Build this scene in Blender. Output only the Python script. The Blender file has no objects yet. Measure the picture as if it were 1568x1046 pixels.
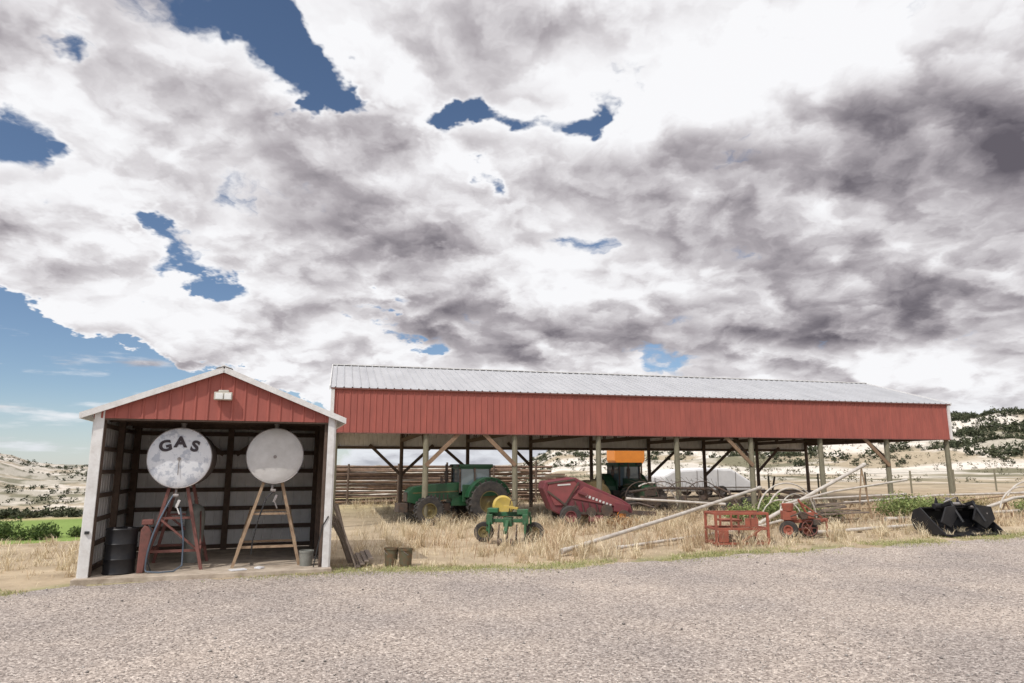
import bpy, math, random
import numpy as np
from mathutils import Vector, Matrix, Euler
random.seed(4); rng=np.random.default_rng(7)
scene=bpy.context.scene
scene.view_settings.view_transform='Standard'
try: scene.view_settings.look='None'
except: pass
scene.view_settings.exposure=0
R=math.radians

# ------------------------------------------------------------ noise / terrain
def sst(a,b,x):
    t=np.clip((np.asarray(x,float)-a)/(b-a),0,1); return t*t*(3-2*t)
def vnoise(x,y,seed=0):
    x=np.asarray(x,float); y=np.asarray(y,float)
    xi=np.floor(x); yi=np.floor(y); fx=x-xi; fy=y-yi
    fx=fx*fx*(3-2*fx); fy=fy*fy*(3-2*fy)
    def h(a,b):
        s=np.sin(a*127.1+b*311.7+seed*74.7)*43758.5453
        return s-np.floor(s)
    return (h(xi,yi)*(1-fx)+h(xi+1,yi)*fx)*(1-fy)+(h(xi,yi+1)*(1-fx)+h(xi+1,yi+1)*fx)*fy
def fbm(x,y,seed=0,o=4):
    s=0;a=.5;n=0
    for i in range(o):
        s=s+a*vnoise(x*2**i,y*2**i,seed+i); n+=a; a*=.5
    return s/n
YBX=[-60,-12,-8.4,-7.9,-3.5,.9,4.75,13.6,25,60]
YBY=[3,10.6,11.9,12.9,14.3,14.9,16.4,18.6,21.2,28]
def yb(x): return np.interp(x,YBX,YBY)
def zg(x,y,full=False):
    x=np.asarray(x,float); y=np.asarray(y,float)
    r=np.hypot(x,y)+1e-6; az=np.degrees(np.arctan2(x,y))
    near=.025*np.clip(x,0,26)*sst(8,22,y)
    r0=20+32*sst(-30,-12,az)
    left=-13*sst(r0,r0+80,r)
    Hl=15+11*np.exp(-((az+37)/2.0)**2)+5*(fbm(az*.6,r*.004,5)-.5)
    left=left+Hl*sst(260,700,r)+9*(fbm(x/60,y/60,9)-.5)*sst(250,420,r)*(1-.75*sst(700,1000,r))
    el=np.interp(az,[-4,3,10,24,33,36,41,60],[.05,1.1,1.8,2.7,3.25,3.3,2.5,2.0])
    H=320*np.tan(np.radians(el))+1.6
    q=sst(75,320,r); ph=q*30+6*fbm(x/45,y/45,3)
    terr=q+(.05*np.sin(ph)+.018*np.sin(ph*2.3+1))*sst(.02,.2,q)
    right=H*terr+6.5*(fbm(x/24,y/24,21)-.5)*sst(90,170,r)
    w=sst(-6,4,az); wb=1-sst(100,150,np.abs(az))
    z=near+(left*(1-w)+right*w)*wb
    return (z,ph) if full else z
def Z(x,y): return float(zg(x,y))

# ------------------------------------------------------------ materials
def mat(name,col,rough=.6,metal=0,col2=None,scale=6,amt=.5,bump=0,bscale=60,spec=None,sharp=False,attr=False,stretch=None):
    m=bpy.data.materials.new(name); m.use_nodes=True; nt=m.node_tree; N=nt.nodes; L=nt.links
    b=N['Principled BSDF']; b.inputs['Roughness'].default_value=rough; b.inputs['Metallic'].default_value=metal
    if spec is not None: b.inputs['Specular IOR Level'].default_value=spec
    tc=N.new('ShaderNodeTexCoord'); vec=tc.outputs['Object']
    if stretch:
        mp=N.new('ShaderNodeMapping'); mp.inputs['Scale'].default_value=stretch; L.new(vec,mp.inputs['Vector']); vec=mp.outputs['Vector']
    if col2 is None: col2=tuple(c*.62 for c in col)
    n=N.new('ShaderNodeTexNoise'); n.inputs['Scale'].default_value=scale; n.inputs['Detail'].default_value=5; n.inputs['Roughness'].default_value=.68
    L.new(vec,n.inputs['Vector'])
    rp=N.new('ShaderNodeMapRange'); rp.inputs['From Min'].default_value=.5 if sharp else .38; rp.inputs['From Max'].default_value=.58 if sharp else .72
    rp.inputs['To Max'].default_value=amt
    L.new(n.outputs['Fac'],rp.inputs['Value'])
    mx=N.new('ShaderNodeMix'); mx.data_type='RGBA'; mx.inputs[6].default_value=(*col,1); mx.inputs[7].default_value=(*col2,1)
    L.new(rp.outputs[0],mx.inputs[0]); out=mx.outputs[2]
    if attr:
        at=N.new('ShaderNodeAttribute'); at.attribute_name='Col'
        m2=N.new('ShaderNodeMix'); m2.data_type='RGBA'; m2.blend_type='MULTIPLY'; m2.inputs[0].default_value=1
        L.new(out,m2.inputs[6]); L.new(at.outputs['Color'],m2.inputs[7]); out=m2.outputs[2]
    L.new(out,b.inputs['Base Color'])
    if bump:
        n2=N.new('ShaderNodeTexNoise'); n2.inputs['Scale'].default_value=bscale; n2.inputs['Detail'].default_value=3; L.new(vec,n2.inputs['Vector'])
        bp=N.new('ShaderNodeBump'); bp.inputs['Strength'].default_value=bump; bp.inputs['Distance'].default_value=.02
        L.new(n2.outputs['Fac'],bp.inputs['Height']); L.new(bp.outputs[0],b.inputs['Normal'])
    return m
M_red=mat('red_siding',(.375,.115,.09),.68,0,(.27,.088,.072),2.2,.9,spec=.22,stretch=(1.6,1,.3))
M_white=mat('white_trim',(.72,.71,.69),.5,0,(.42,.38,.34),5,.55)
M_roof=mat('roof_metal',(.46,.46,.47),.5,.1,(.35,.35,.36),1.2,.8,stretch=(1,.3,1))
M_galv=mat('galvanised',(.86,.85,.83),.55,0,(.64,.62,.59),3,.6)
M_wood=mat('dark_wood',(.14,.095,.07),.85,0,(.07,.05,.036),9,.8,.3,50)
M_wood2=mat('weathered_post',(.23,.21,.145),.85,0,(.12,.105,.07),7,.8,.4,40,stretch=(3,3,.5))
M_wood3=mat('brace_wood',(.26,.17,.105),.85,0,(.14,.09,.06),7,.8,.3,50)
M_plank=mat('grey_plank',(.24,.19,.15),.9,0,(.11,.085,.07),5,.9,.4,40)
M_conc=mat('concrete',(.52,.44,.35),.9,0,(.24,.18,.13),3,.9,.4,60)
M_tankA=mat('tank_paint_old',(.70,.71,.73),.6,0,(.36,.39,.45),6,.7,.15,40,sharp=True)
M_tankB=mat('tank_paint',(.60,.58,.555),.55,0,(.47,.45,.42),4,.8,.1,30)
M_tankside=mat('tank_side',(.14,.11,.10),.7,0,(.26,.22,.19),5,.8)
M_rust=mat('rusty_red_steel',(.20,.075,.06),.7,0,(.10,.05,.04),8,.8,.3,60)
M_tan=mat('rusty_tan_steel',(.38,.27,.17),.75,0,(.19,.11,.07),8,.8,.3,60)
M_black=mat('black_rubber',(.02,.02,.021),.6,0,(.045,.042,.04),5,.7,.1)
M_bhose=mat('blue_hose',(.10,.13,.17),.5)
M_blackp=mat('black_paint',(.014,.014,.016),.45,0,(.045,.04,.036),5,.4,spec=.3)
M_tire=mat('tire',(.028,.026,.025),.85,0,(.10,.085,.07),4,.7,.3,40)
M_green=mat('tractor_green',(.012,.070,.026),.42,0,(.035,.065,.035),3,.7)
M_green2=mat('implement_green',(.02,.115,.045),.55,0,(.08,.08,.05),5,.8)
M_yel=mat('yellow_paint',(.50,.36,.07),.5,0,(.32,.24,.09),5,.7)
M_rim=mat('shaded_yellow_rim',(.15,.115,.035),.6,0,(.07,.06,.035),5,.8)  # yellow dulled in the colour itself, standing in for shade
M_glass=mat('cab_glass',(.12,.16,.18),.06,0,(.16,.2,.21),2,.5,spec=1)
M_mred=mat('machine_red',(.165,.026,.036),.6,0,(.14,.055,.05),4,.85)
M_ored=mat('orange_red_paint',(.33,.09,.052),.7,0,(.17,.065,.045),6,.85,.2)
M_orange=mat('orange_paint',(.78,.27,.04),.5,0,(.6,.19,.04),3,.5)
M_steel=mat('bare_steel',(.32,.30,.29),.5,.4,(.16,.11,.08),6,.7,.2)
M_dark=mat('greasy_metal',(.06,.048,.04),.65,.1,(.14,.08,.05),6,.8,.3)
M_alu=mat('aluminium_pipe',(.60,.56,.50),.5,.15,(.34,.28,.23),4,.85,.1)
M_tarp=mat('white_tarp',(.74,.74,.75),.55,0,(.6,.6,.62),3,.6,.4,8)
M_hay=mat('hay',(.46,.35,.17),.95,0,(.28,.20,.09),12,.9,.8,60)
M_pole=mat('pole_wood',(.25,.165,.115),.9,0,(.09,.06,.045),2.5,.95,.4,30)
M_gcyl=mat('grey_cylinder',(.24,.24,.21),.5,0,(.12,.12,.11),5,.7)
M_lamp=mat('fixture',(.5,.47,.4),.35,0,(.3,.28,.25),8,.5)
M_lens=mat('fixture_lens',(.75,.75,.72),.15,0,(.6,.6,.58),8,.4)
M_paint=mat('letter_paint',(.035,.025,.03),.7,0,(.1,.09,.1),9,.4)
M_grass=mat('dry_grass_mat',(1,1,1),.9,0,(.80,.76,.71),1.6,.8,attr=True,spec=.15)
M_leaf=mat('leaf_mat',(.9,.9,.9),.85,0,(.6,.6,.6),1.5,.6,attr=True,spec=.15)
M_peb=mat('pebble_mat',(.95,.95,.95),.9,0,(.75,.72,.7),9,.6,attr=True,spec=.2)

# ------------------------------------------------------------ geometry builder
def empty(name,loc=(0,0,0),rz=0):
    e=bpy.data.objects.new(name,None); scene.collection.objects.link(e); e.location=loc; e.rotation_euler=(0,0,rz); e.empty_display_size=.3; return e
class G:
    def __init__(s): s.v=[]; s.f=[]
    def add(s,vs,fs):
        o=len(s.v); s.v+= [tuple(v) for v in vs]; s.f+=[tuple(i+o for i in f) for f in fs]; return s
    def box(s,c,sz,rot=(0,0,0)):
        m=Euler([R(a) for a in rot]).to_matrix(); c=Vector(c)
        vs=[c+m@Vector((x*sz[0]/2,y*sz[1]/2,z*sz[2]/2)) for x in(-1,1) for y in(-1,1) for z in(-1,1)]
        return s.add(vs,[(0,1,3,2),(4,6,7,5),(0,4,5,1),(2,3,7,6),(0,2,6,4),(1,5,7,3)])
    def beam(s,p0,p1,w,h):
        p0=Vector(p0);p1=Vector(p1);d=(p1-p0).normalized()
        up=Vector((0,0,1)) if abs(d.z)<.95 else Vector((0,1,0))
        a=d.cross(up).normalized(); b=a.cross(d)
        vs=[]
        for p in(p0,p1):
            for i,j in((-1,-1),(1,-1),(1,1),(-1,1)): vs.append(p+a*(i*w/2)+b*(j*h/2))
        return s.add(vs,[(3,2,1,0),(4,5,6,7),(0,1,5,4),(1,2,6,5),(2,3,7,6),(3,0,4,7)])
    def rev(s,p0,ax,prof,n=24):
        p0=Vector(p0);d=Vector(ax).normalized()
        up=Vector((0,0,1)) if abs(d.z)<.9 else Vector((1,0,0))
        a=d.cross(up).normalized(); b=a.cross(d); vs=[];fs=[]
        k=len(prof)
        for i in range(n):
            t=2*math.pi*i/n; q=a*math.cos(t)+b*math.sin(t)
            for (h,r) in prof: vs.append(p0+d*h+q*r)
        for i in range(n):
            j=(i+1)%n
            for m in range(k-1): fs.append((i*k+m,j*k+m,j*k+m+1,i*k+m+1))
        return s.add(vs,fs)
    def cyl(s,p0,p1,r,r1=None,n=14):
        p0=Vector(p0);p1=Vector(p1); r1=r if r1 is None else r1; h=(p1-p0).length
        return s.rev(p0,p1-p0,[(0,.0001),(0,r),(h,r1),(h,.0001)],n)
    def tube(s,pts,r,n=8):
        pts=[Vector(p) for p in pts]; vs=[];fs=[]; pa=None
        for i,p in enumerate(pts):
            d=(pts[min(i+1,len(pts)-1)]-pts[max(i-1,0)]).normalized()
            if pa is None:
                up=Vector((0,0,1)) if abs(d.z)<.9 else Vector((1,0,0)); a=d.cross(up).normalized()
            else: a=(pa-d*pa.dot(d)).normalized()
            pa=a; b=a.cross(d)
            for k in range(n):
                t=2*math.pi*k/n; vs.append(p+a*(r*math.cos(t))+b*(r*math.sin(t)))
        for i in range(len(pts)-1):
            for k in range(n): fs.append((i*n+k,i*n+(k+1)%n,(i+1)*n+(k+1)%n,(i+1)*n+k))
        fs.append(tuple(range(n))[::-1]); fs.append(tuple(range((len(pts)-1)*n,len(pts)*n)))
        return s.add(vs,fs)
    def prism(s,poly,y0,y1):
        n=len(poly); vs=[(x,y0,z) for x,z in poly]+[(x,y1,z) for x,z in poly]
        return s.add(vs,[tuple(range(n)),tuple(range(2*n-1,n-1,-1))]+[(i,n+i,n+(i+1)%n,(i+1)%n) for i in range(n)])
    def ribbed(s,O,U,V,N,lu,v0,v1,pitch=.23,rw=.05,rh=.02):
        O=Vector(O);U=Vector(U);V=Vector(V);N=Vector(N); us=[(0,0)]; u=pitch/2
        while u<lu-rw:
            us+=[(u,0),(u+rw*.25,rh),(u+rw*.75,rh),(u+rw,0)]; u+=pitch
        us.append((lu,0)); vs=[]
        f0=v0 if callable(v0) else (lambda u:v0); f1=v1 if callable(v1) else (lambda u:v1)
        for (u,o) in us: vs+=[O+U*u+N*o+V*f0(u),O+U*u+N*o+V*f1(u)]
        return s.add(vs,[(2*i,2*i+2,2*i+3,2*i+1) for i in range(len(us)-1)])
    def obj(s,name,m,parent=None,smooth=False,bevel=0):
        me=bpy.data.meshes.new(name); me.from_pydata([tuple(v) for v in s.v],[],s.f); me.materials.append(m)
        o=bpy.data.objects.new(name,me); scene.collection.objects.link(o)
        if parent: o.parent=parent
        if smooth:
            for p in me.polygons: p.use_smooth=True
            md=o.modifiers.new('es','EDGE_SPLIT'); md.split_angle=R(38)
        if bevel:
            b=o.modifiers.new('b','BEVEL'); b.width=bevel; b.segments=2; b.limit_method='ANGLE'
        return o
def npmesh(name,verts,tris,m,cols=None,parent=None,smooth=False):
    me=bpy.data.meshes.new(name); nv=len(verts); nf,k=tris.shape
    me.vertices.add(nv); me.vertices.foreach_set('co',verts.astype(np.float32).ravel())
    me.loops.add(nf*k); me.loops.foreach_set('vertex_index',tris.astype(np.int32).ravel())
    me.polygons.add(nf); me.polygons.foreach_set('loop_start',np.arange(0,nf*k,k,dtype=np.int32))
    me.polygons.foreach_set('loop_total',np.full(nf,k,dtype=np.int32))
    if smooth: me.polygons.foreach_set('use_smooth',np.ones(nf,dtype=bool))
    me.update(calc_edges=True); me.validate()
    if cols is not None:
        a=me.color_attributes.new('Col','FLOAT_COLOR','POINT')
        c=np.ones((nv,4),np.float32); c[:,:3]=cols; a.data.foreach_set('color',c.ravel())
    me.materials.append(m); o=bpy.data.objects.new(name,me); scene.collection.objects.link(o)
    if parent: o.parent=parent
    return o

# ------------------------------------------------------------ ground
az=np.concatenate([np.linspace(-180,-56,40,endpoint=False),np.linspace(-56,56,700),np.linspace(56,180,41)[1:-1]])
rr=np.concatenate([[.01],np.geomspace(2,60,170),np.geomspace(61,900,250),np.geomspace(950,6000,14)])
A,RR=np.meshgrid(np.radians(az),rr,indexing='ij')
X=RR*np.sin(A);Y=RR*np.cos(A);ZZ,PH=zg(X,Y,True)
ZZ=ZZ-.05*((Y<yb(X)-.12)&(np.abs(X)<58)&(Y>-24))+.05*(fbm(X*1.3,Y*1.3,2)-.5)*(Y>yb(X))*(RR<70)
na,nr=A.shape
idx=np.arange(na*nr).reshape(na,nr); i2=np.roll(idx,-1,axis=0)
quads=np.stack([idx[:,:-1],idx[:,1:],i2[:,1:],i2[:,:-1]],-1).reshape(-1,4)
azd=np.degrees(A)
n1=fbm(X/3,Y/3,31)[...,None]; n2=fbm(X/22,Y/22,33)[...,None]; n3=fbm(X/9,Y/9,37)[...,None]; n4=fbm(X/1.1,Y/1.1,39)[...,None]
def C(*c): return np.array(c)
near=C(.50,.41,.29)*(1-n1)+C(.36,.28,.19)*n1
near=near*(.72+.5*n4)
rock=C(.74,.68,.60);sage=C(.145,.145,.09);tan=C(.42,.35,.25)
band=(sst(.1,.8,np.cos(PH+.6))*sst(.40,.55,fbm(X/14,Y/14,71)))[...,None]
k=np.clip(sst(.49,.55,n3*.65+n2*.35)*.7+band,0,1); k2=sst(.45,.56,n2*.6+fbm(X/5,Y/5,44)[...,None]*.4)*(1-.7*k)
hill=(tan*(1-k)+rock*k)*(1-k2*.8)+sage*k2*.8
fld=C(.20,.28,.075)*(.8+.4*n2); dry=C(.45,.38,.21)
rad=RR[...,None]; azz=azd[...,None]
lm=1-sst(-8,-4,azz)
valley=fld*sst(100,118,rad)*(1-sst(240,252,rad))+dry*(1-sst(100,118,rad)*(1-sst(240,252,rad)))
far=valley*(1-sst(250,268,rad))+hill*sst(250,268,rad)
colL=near*(1-sst(26,45,rad))+far*sst(26,45,rad)
colR=near*(1-sst(45,90,rad))+hill*sst(45,90,rad)
col=colL*lm+colR*(1-lm)
verge=np.exp(-((Y-yb(X)-.25)/.5)**2)[...,None]*(fbm(X*.9,Y*.9,40)[...,None]>.42)
col=col*(1-.6*verge)+C(.19,.22,.08)*.6*verge
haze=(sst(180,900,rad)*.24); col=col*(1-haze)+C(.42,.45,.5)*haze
M_ground=mat('ground_mat',(1.05,1.05,1.05),.95,0,(.62,.6,.58),1.4,.7,.9,14,attr=True,spec=.1)
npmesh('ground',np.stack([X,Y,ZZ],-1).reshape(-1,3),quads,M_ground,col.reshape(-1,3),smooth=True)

# gravel road
xs=np.linspace(-60,60,901); ts=np.concatenate([np.linspace(0,.55,30),np.linspace(.56,1,90)])
XX,TT=np.meshgrid(xs,ts,indexing='ij'); edge=yb(XX)+.7*(fbm(XX*1.1,XX*0+3,8)-.5)+.4*(fbm(XX*5,XX*0+1,9)-.5)
YY=-24+(edge+24)*TT; ZR=zg(XX,YY)+.006+.035*(fbm(XX*.5,YY*.5,50)-.5)*sst(1,.9,TT)
ix=np.arange(XX.size).reshape(XX.shape)
q=np.stack([ix[:-1,:-1],ix[1:,:-1],ix[1:,1:],ix[:-1,1:]],-1).reshape(-1,4)
mg=bpy.data.materials.new('gravel_mat'); mg.use_nodes=True; nt=mg.node_tree;N=nt.nodes;L=nt.links;b=N['Principled BSDF']; b.inputs['Roughness'].default_value=.92; b.inputs['Specular IOR Level'].default_value=.15
tc=N.new('ShaderNodeTexCoord')
def vor(sc):
    v=N.new('ShaderNodeTexVoronoi'); v.voronoi_dimensions='2D'; v.inputs['Scale'].default_value=sc; L.new(tc.outputs['Object'],v.inputs['Vector']); return v
v1=vor(38); v2=vor(85)
sx=N.new('ShaderNodeSeparateColor'); L.new(v1.outputs['Color'],sx.inputs[0])
sy=N.new('ShaderNodeSeparateColor'); L.new(v2.outputs['Color'],sy.inputs[0])
av=N.new('ShaderNodeMath'); av.operation='MULTIPLY_ADD'; L.new(sx.outputs[0],av.inputs[0]); av.inputs[1].default_value=.6
sc_=N.new('ShaderNodeMath'); sc_.operation='MULTIPLY'; L.new(sy.outputs[0],sc_.inputs[0]); sc_.inputs[1].default_value=.4; L.new(sc_.outputs[0],av.inputs[2])
cr=N.new('ShaderNodeValToRGB'); L.new(av.outputs[0],cr.inputs[0])
E=cr.color_ramp.elements; E[0].position=.06; E[0].color=(.09,.075,.07,1); E[1].position=.95; E[1].color=(.74,.68,.62,1)
for p,c in((.25,(.23,.20,.18,1)),(.55,(.36,.318,.29,1)),(.8,(.49,.44,.40,1))):
    e=E.new(p); e.color=c
nz=N.new('ShaderNodeTexNoise'); nz.inputs['Scale'].default_value=.45; nz.inputs['Detail'].default_value=6; L.new(tc.outputs['Object'],nz.inputs['Vector'])
mr=N.new('ShaderNodeMapRange'); mr.inputs['From Min'].default_value=.35; mr.inputs['From Max'].default_value=.65; L.new(nz.outputs['Fac'],mr.inputs['Value'])
mx=N.new('ShaderNodeMix'); mx.data_type='RGBA'; mx.blend_type='MULTIPLY'; mx.inputs[0].default_value=1
c2=N.new('ShaderNodeMix'); c2.data_type='RGBA'; c2.inputs[6].default_value=(.86,.84,.83,1); c2.inputs[7].default_value=(1.14,1.09,1.03,1); L.new(mr.outputs[0],c2.inputs[0])
L.new(cr.outputs[0],mx.inputs[6]); L.new(c2.outputs[2],mx.inputs[7]); L.new(mx.outputs[2],b.inputs['Base Color'])
bp=N.new('ShaderNodeBump'); bp.inputs['Strength'].default_value=.5; bp.inputs['Distance'].default_value=.012; bp.invert=True
L.new(v1.outputs['Distance'],bp.inputs['Height']); L.new(bp.outputs[0],b.inputs['Normal'])
npmesh('gravel_road',np.stack([XX,YY,ZR],-1).reshape(-1,3),q,mg,smooth=True)

# loose stones
n=20000
d=rng.uniform(5.5,19,n); a=np.radians(rng.uniform(-44,44,n)); px=d*np.sin(a); py=d*np.cos(a)
ok=(py<yb(px)+.3); px=px[ok];py=py[ok]; n=len(px)
s=rng.uniform(.005,.013,n)*(1+1.3*(rng.random(n)>.98))
base=np.array([[1,0,0],[0,1,0],[-1,0,0],[0,-1,0],[0,0,1],[0,0,-1]],float)
V=base[None]*rng.uniform(.6,1.2,(n,6,1))*s[:,None,None]; V[:,:,2]*=.65
th=rng.uniform(0,6.28,n); c,sn=np.cos(th)[:,None],np.sin(th)[:,None]
V=np.stack([V[:,:,0]*c-V[:,:,1]*sn,V[:,:,0]*sn+V[:,:,1]*c,V[:,:,2]],-1)
V+=np.stack([px,py,zg(px,py)+.008+s*.3],-1)[:,None]
T=np.array([[0,1,4],[1,2,4],[2,3,4],[3,0,4],[1,0,5],[2,1,5],[3,2,5],[0,3,5]])
F=(T[None]+(np.arange(n)*6)[:,None,None]).reshape(-1,3)
g=rng.uniform(.14,.7,n)[:,None]*np.array([1,.92,.85]); 
npmesh('loose_gravel',V.reshape(-1,3),F,M_peb,np.repeat(g,6,0))

# ------------------------------------------------------------ grass
def blades(name,px,py,h,w,lean,cols,m=M_grass):
    n=len(px); th=rng.uniform(0,6.28,n); ph=rng.uniform(0,6.28,n)
    z=zg(px,py)-.02
    bx=np.cos(th)*w/2; by=np.sin(th)*w/2
    lx=np.cos(ph)*lean*h; ly=np.sin(ph)*lean*h
    o=np.stack([px,py,z],-1); bb=np.stack([bx,by,0*z],-1)
    mid=o+np.stack([lx*.35,ly*.35,h*.6],-1)
    v4=o+np.stack([lx,ly,h*(1-.3*lean)],-1)
    V=np.stack([o-bb,o+bb,mid+bb*.75,mid-bb*.75,v4],1).reshape(-1,3)
    T=np.array([[0,1,2],[0,2,3],[3,2,4]])
    F=(T[None]+(np.arange(n)*5)[:,None,None]).reshape(-1,3)
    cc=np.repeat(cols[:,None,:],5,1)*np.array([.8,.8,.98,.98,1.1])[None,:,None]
    return npmesh(name,V,F,m,cc.reshape(-1,3))
def straw(n):
    t=rng.random(n)[:,None]; u=rng.random(n)[:,None]
    c=C(.90,.80,.58)*t+C(.62,.49,.31)*(1-t)
    return c*(.72+.38*u)
insh=lambda x,y:(lambda s,d:(s>-.1)&(s<4.6)&(d>-.2)&(d<4.2))((x+7.99)*.9456+(y-13.1)*.3256,-(x+7.99)*.3256+(y-13.1)*.9456)
def field(n,x0,x1,ymax,thr,seed,sc,hs,p):
    x=rng.uniform(x0,x1,n); y=yb(x)+.3+(ymax-yb(x))*rng.random(n)**p
    cx=np.round(x*2.2+rng.normal(0,.22,n))/2.2; cy=np.round(y*2.2+rng.normal(0,.22,n))/2.2
    jx=np.sin(cx*91.7+cy*57.3)*.28; jy=np.sin(cx*37.1-cy*83.9)*.28; cl=rng.random(n)<.74
    x=np.where(cl,cx+jx+rng.normal(0,.055,n),x); y=np.where(cl,cy+jy+rng.normal(0,.055,n),y); y=np.maximum(y,yb(x)+.1)
    d=fbm(x*sc,y*sc,seed,3); k=(d>thr+.12*rng.random(n))&~insh(x,y); x,y,d,cl=x[k],y[k],d[k],cl[k]
    dist=np.clip((y-yb(x))/2.2,.12,1)
    hc=.25+1.3*vnoise(np.round(x*2.2),np.round(y*2.2),3)
    h=(.04+.33*rng.random(len(x))**1.5)*dist*(.45+1.5*(d-.35)/.3)*hs*np.where(cl,hc*1.15,.4)*np.where(x>9,.8,1)
    rt=sst(.50,.64,fbm(x*.45,y*.45,77,3))[:,None]*.55*rng.random((len(x),1)); cs=straw(len(x)); cs=cs*(1-rt)+C(.40,.22,.12)*rt
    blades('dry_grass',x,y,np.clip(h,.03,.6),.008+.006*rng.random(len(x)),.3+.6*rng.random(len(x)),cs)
field(140000,-3.6,27,31,.43,60,.8,1.0,1.2)
field(42000,-24,-7.2,26,.42,61,.8,.5,1.3)
field(20000,-9,2.5,46,.38,62,.5,1.1,.55)
x=rng.uniform(-3,27,9000); y=yb(x)+1+(32-yb(x))*rng.random(9000); k=(fbm(x*.5,y*.5,91,3)>.5)&~insh(x,y); x,y=x[k],y[k]; t=rng.random(len(x))[:,None]
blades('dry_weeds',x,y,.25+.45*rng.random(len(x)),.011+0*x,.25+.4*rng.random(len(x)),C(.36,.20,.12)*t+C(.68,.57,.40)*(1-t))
x=rng.uniform(-16,26,50000); y=yb(x)+rng.normal(.25,.36,50000); k=(~insh(x,y))&(fbm(x*.7,y*.7,40,3)>np.where((x>-4)&(x<2),.40,.49)); x,y=x[k],y[k]
t=rng.random(len(x))[:,None]
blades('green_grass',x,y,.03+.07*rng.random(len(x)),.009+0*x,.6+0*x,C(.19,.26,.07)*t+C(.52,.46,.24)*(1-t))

# ------------------------------------------------------------ foliage
def leafcloud(name,cent,rad,nl,size,c1,c2):
    n=len(cent); dirs=rng.normal(size=(n,nl,3)); dirs/=np.linalg.norm(dirs,axis=-1,keepdims=True)
    rr_=rng.random((n,nl,1))**.45
    lump=1+.35*np.sin(dirs[...,0:1]*5+rng.uniform(0,6,(n,1,1)))*np.cos(dirs[...,1:2]*4+rng.uniform(0,6,(n,1,1)))
    P=(cent[:,None]+dirs*rr_*rad[:,None]*lump).reshape(-1,3); m=len(P)
    S=(np.repeat(size,nl) if np.ndim(size) else np.full(m,size))*rng.uniform(.6,1.4,m)
    a=rng.normal(size=(m,3)); b=rng.normal(size=(m,3)); a/=np.linalg.norm(a,axis=1,keepdims=True); b/=np.linalg.norm(b,axis=1,keepdims=True)
    V=np.stack([P-a*S[:,None]*.5,P+a*S[:,None]*.5,P+b*S[:,None]],1)
    F=np.arange(m*3).reshape(-1,3)
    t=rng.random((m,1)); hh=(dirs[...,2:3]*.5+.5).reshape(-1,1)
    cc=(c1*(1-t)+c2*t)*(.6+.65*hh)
    return npmesh(name,V.reshape(-1,3),F,M_leaf,np.repeat(cc,3,0))
def hillplants(name,n,a0,a1,r0,r1,thr,s0,s1,sc,nl=34,p=.6,c1=C(.04,.052,.03),c2=C(.10,.105,.06)):
    azr=np.radians(rng.uniform(a0,a1,n)); r=r0+(r1-r0)*rng.random(n)**p; x=r*np.sin(azr);y=r*np.cos(azr)
    k=fbm(x/sc,y/sc,81,3)>thr; x,y=x[k],y[k]; s=s0+(s1-s0)*rng.random(len(x))**2; z=zg(x,y)
    leafcloud(name,np.stack([x,y,z+s*.3],-1),np.stack([s*.5,s*.5,s*.42],-1),nl,s*.24,c1,c2)
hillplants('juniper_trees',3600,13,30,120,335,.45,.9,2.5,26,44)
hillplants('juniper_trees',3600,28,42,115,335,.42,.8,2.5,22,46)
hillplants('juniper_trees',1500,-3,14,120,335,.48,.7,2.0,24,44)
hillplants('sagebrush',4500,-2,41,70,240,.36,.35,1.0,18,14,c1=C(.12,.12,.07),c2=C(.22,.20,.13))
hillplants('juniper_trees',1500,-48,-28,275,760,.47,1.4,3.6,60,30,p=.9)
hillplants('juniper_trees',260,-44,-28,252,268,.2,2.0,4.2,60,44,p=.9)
cx=[]
for (bx,by,s) in [(-118,148,2.4),(-114,152,3.0),(-109,150,3.2),(-120,158,3.6),(-104,154,2.4),(-112,145,1.9),(-125,150,3),(-100,150,2.0),(-97,153,1.6)]:
    for i in range(3):
        qx=bx+random.uniform(-3,3); qy=by+random.uniform(-3,3); cx.append((qx,qy,Z(qx,qy)+s*.5,s*random.uniform(.5,.95)))
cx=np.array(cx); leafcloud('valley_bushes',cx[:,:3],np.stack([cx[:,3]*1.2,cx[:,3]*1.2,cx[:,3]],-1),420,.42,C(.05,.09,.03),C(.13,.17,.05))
def brush(x,y,r,h,n=4200,c1=C(.11,.16,.05),c2=C(.33,.37,.14),nm='sagebrush'):
    ncl=14; an=rng.uniform(0,6.28,ncl); q=rng.random(ncl)**.5*.8*r
    hh=h*(1-.4*(q/r)**2)*rng.uniform(.65,1,ncl)
    cz=Z(x,y); cent=np.stack([x+np.cos(an)*q,y+np.sin(an)*q,cz+hh*.55],-1)
    rad=np.stack([np.full(ncl,r*.36),np.full(ncl,r*.36),hh*.5],-1)
    return leafcloud(nm,cent,rad,n//ncl,.055,c1,c2)
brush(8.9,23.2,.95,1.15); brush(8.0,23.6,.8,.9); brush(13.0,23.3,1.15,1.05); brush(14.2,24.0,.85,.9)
brush(18.3,24.0,1.1,1.0); brush(20.5,25.5,1.3,1.2); brush(22.4,27,1.2,1.1); brush(16.8,26,.9,.8,2600,C(.25,.22,.1),C(.45,.36,.2)); brush(3.6,23,.6,.5,1500,C(.35,.2,.1),C(.45,.3,.15)); brush(19.0,22.8,.7,.6,2000,C(.3,.28,.14),C(.5,.45,.25)); brush(10.8,24.3,.7,.6,2200); brush(15.6,25.3,.8,.75,2400,C(.2,.2,.08),C(.4,.38,.18))

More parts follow.
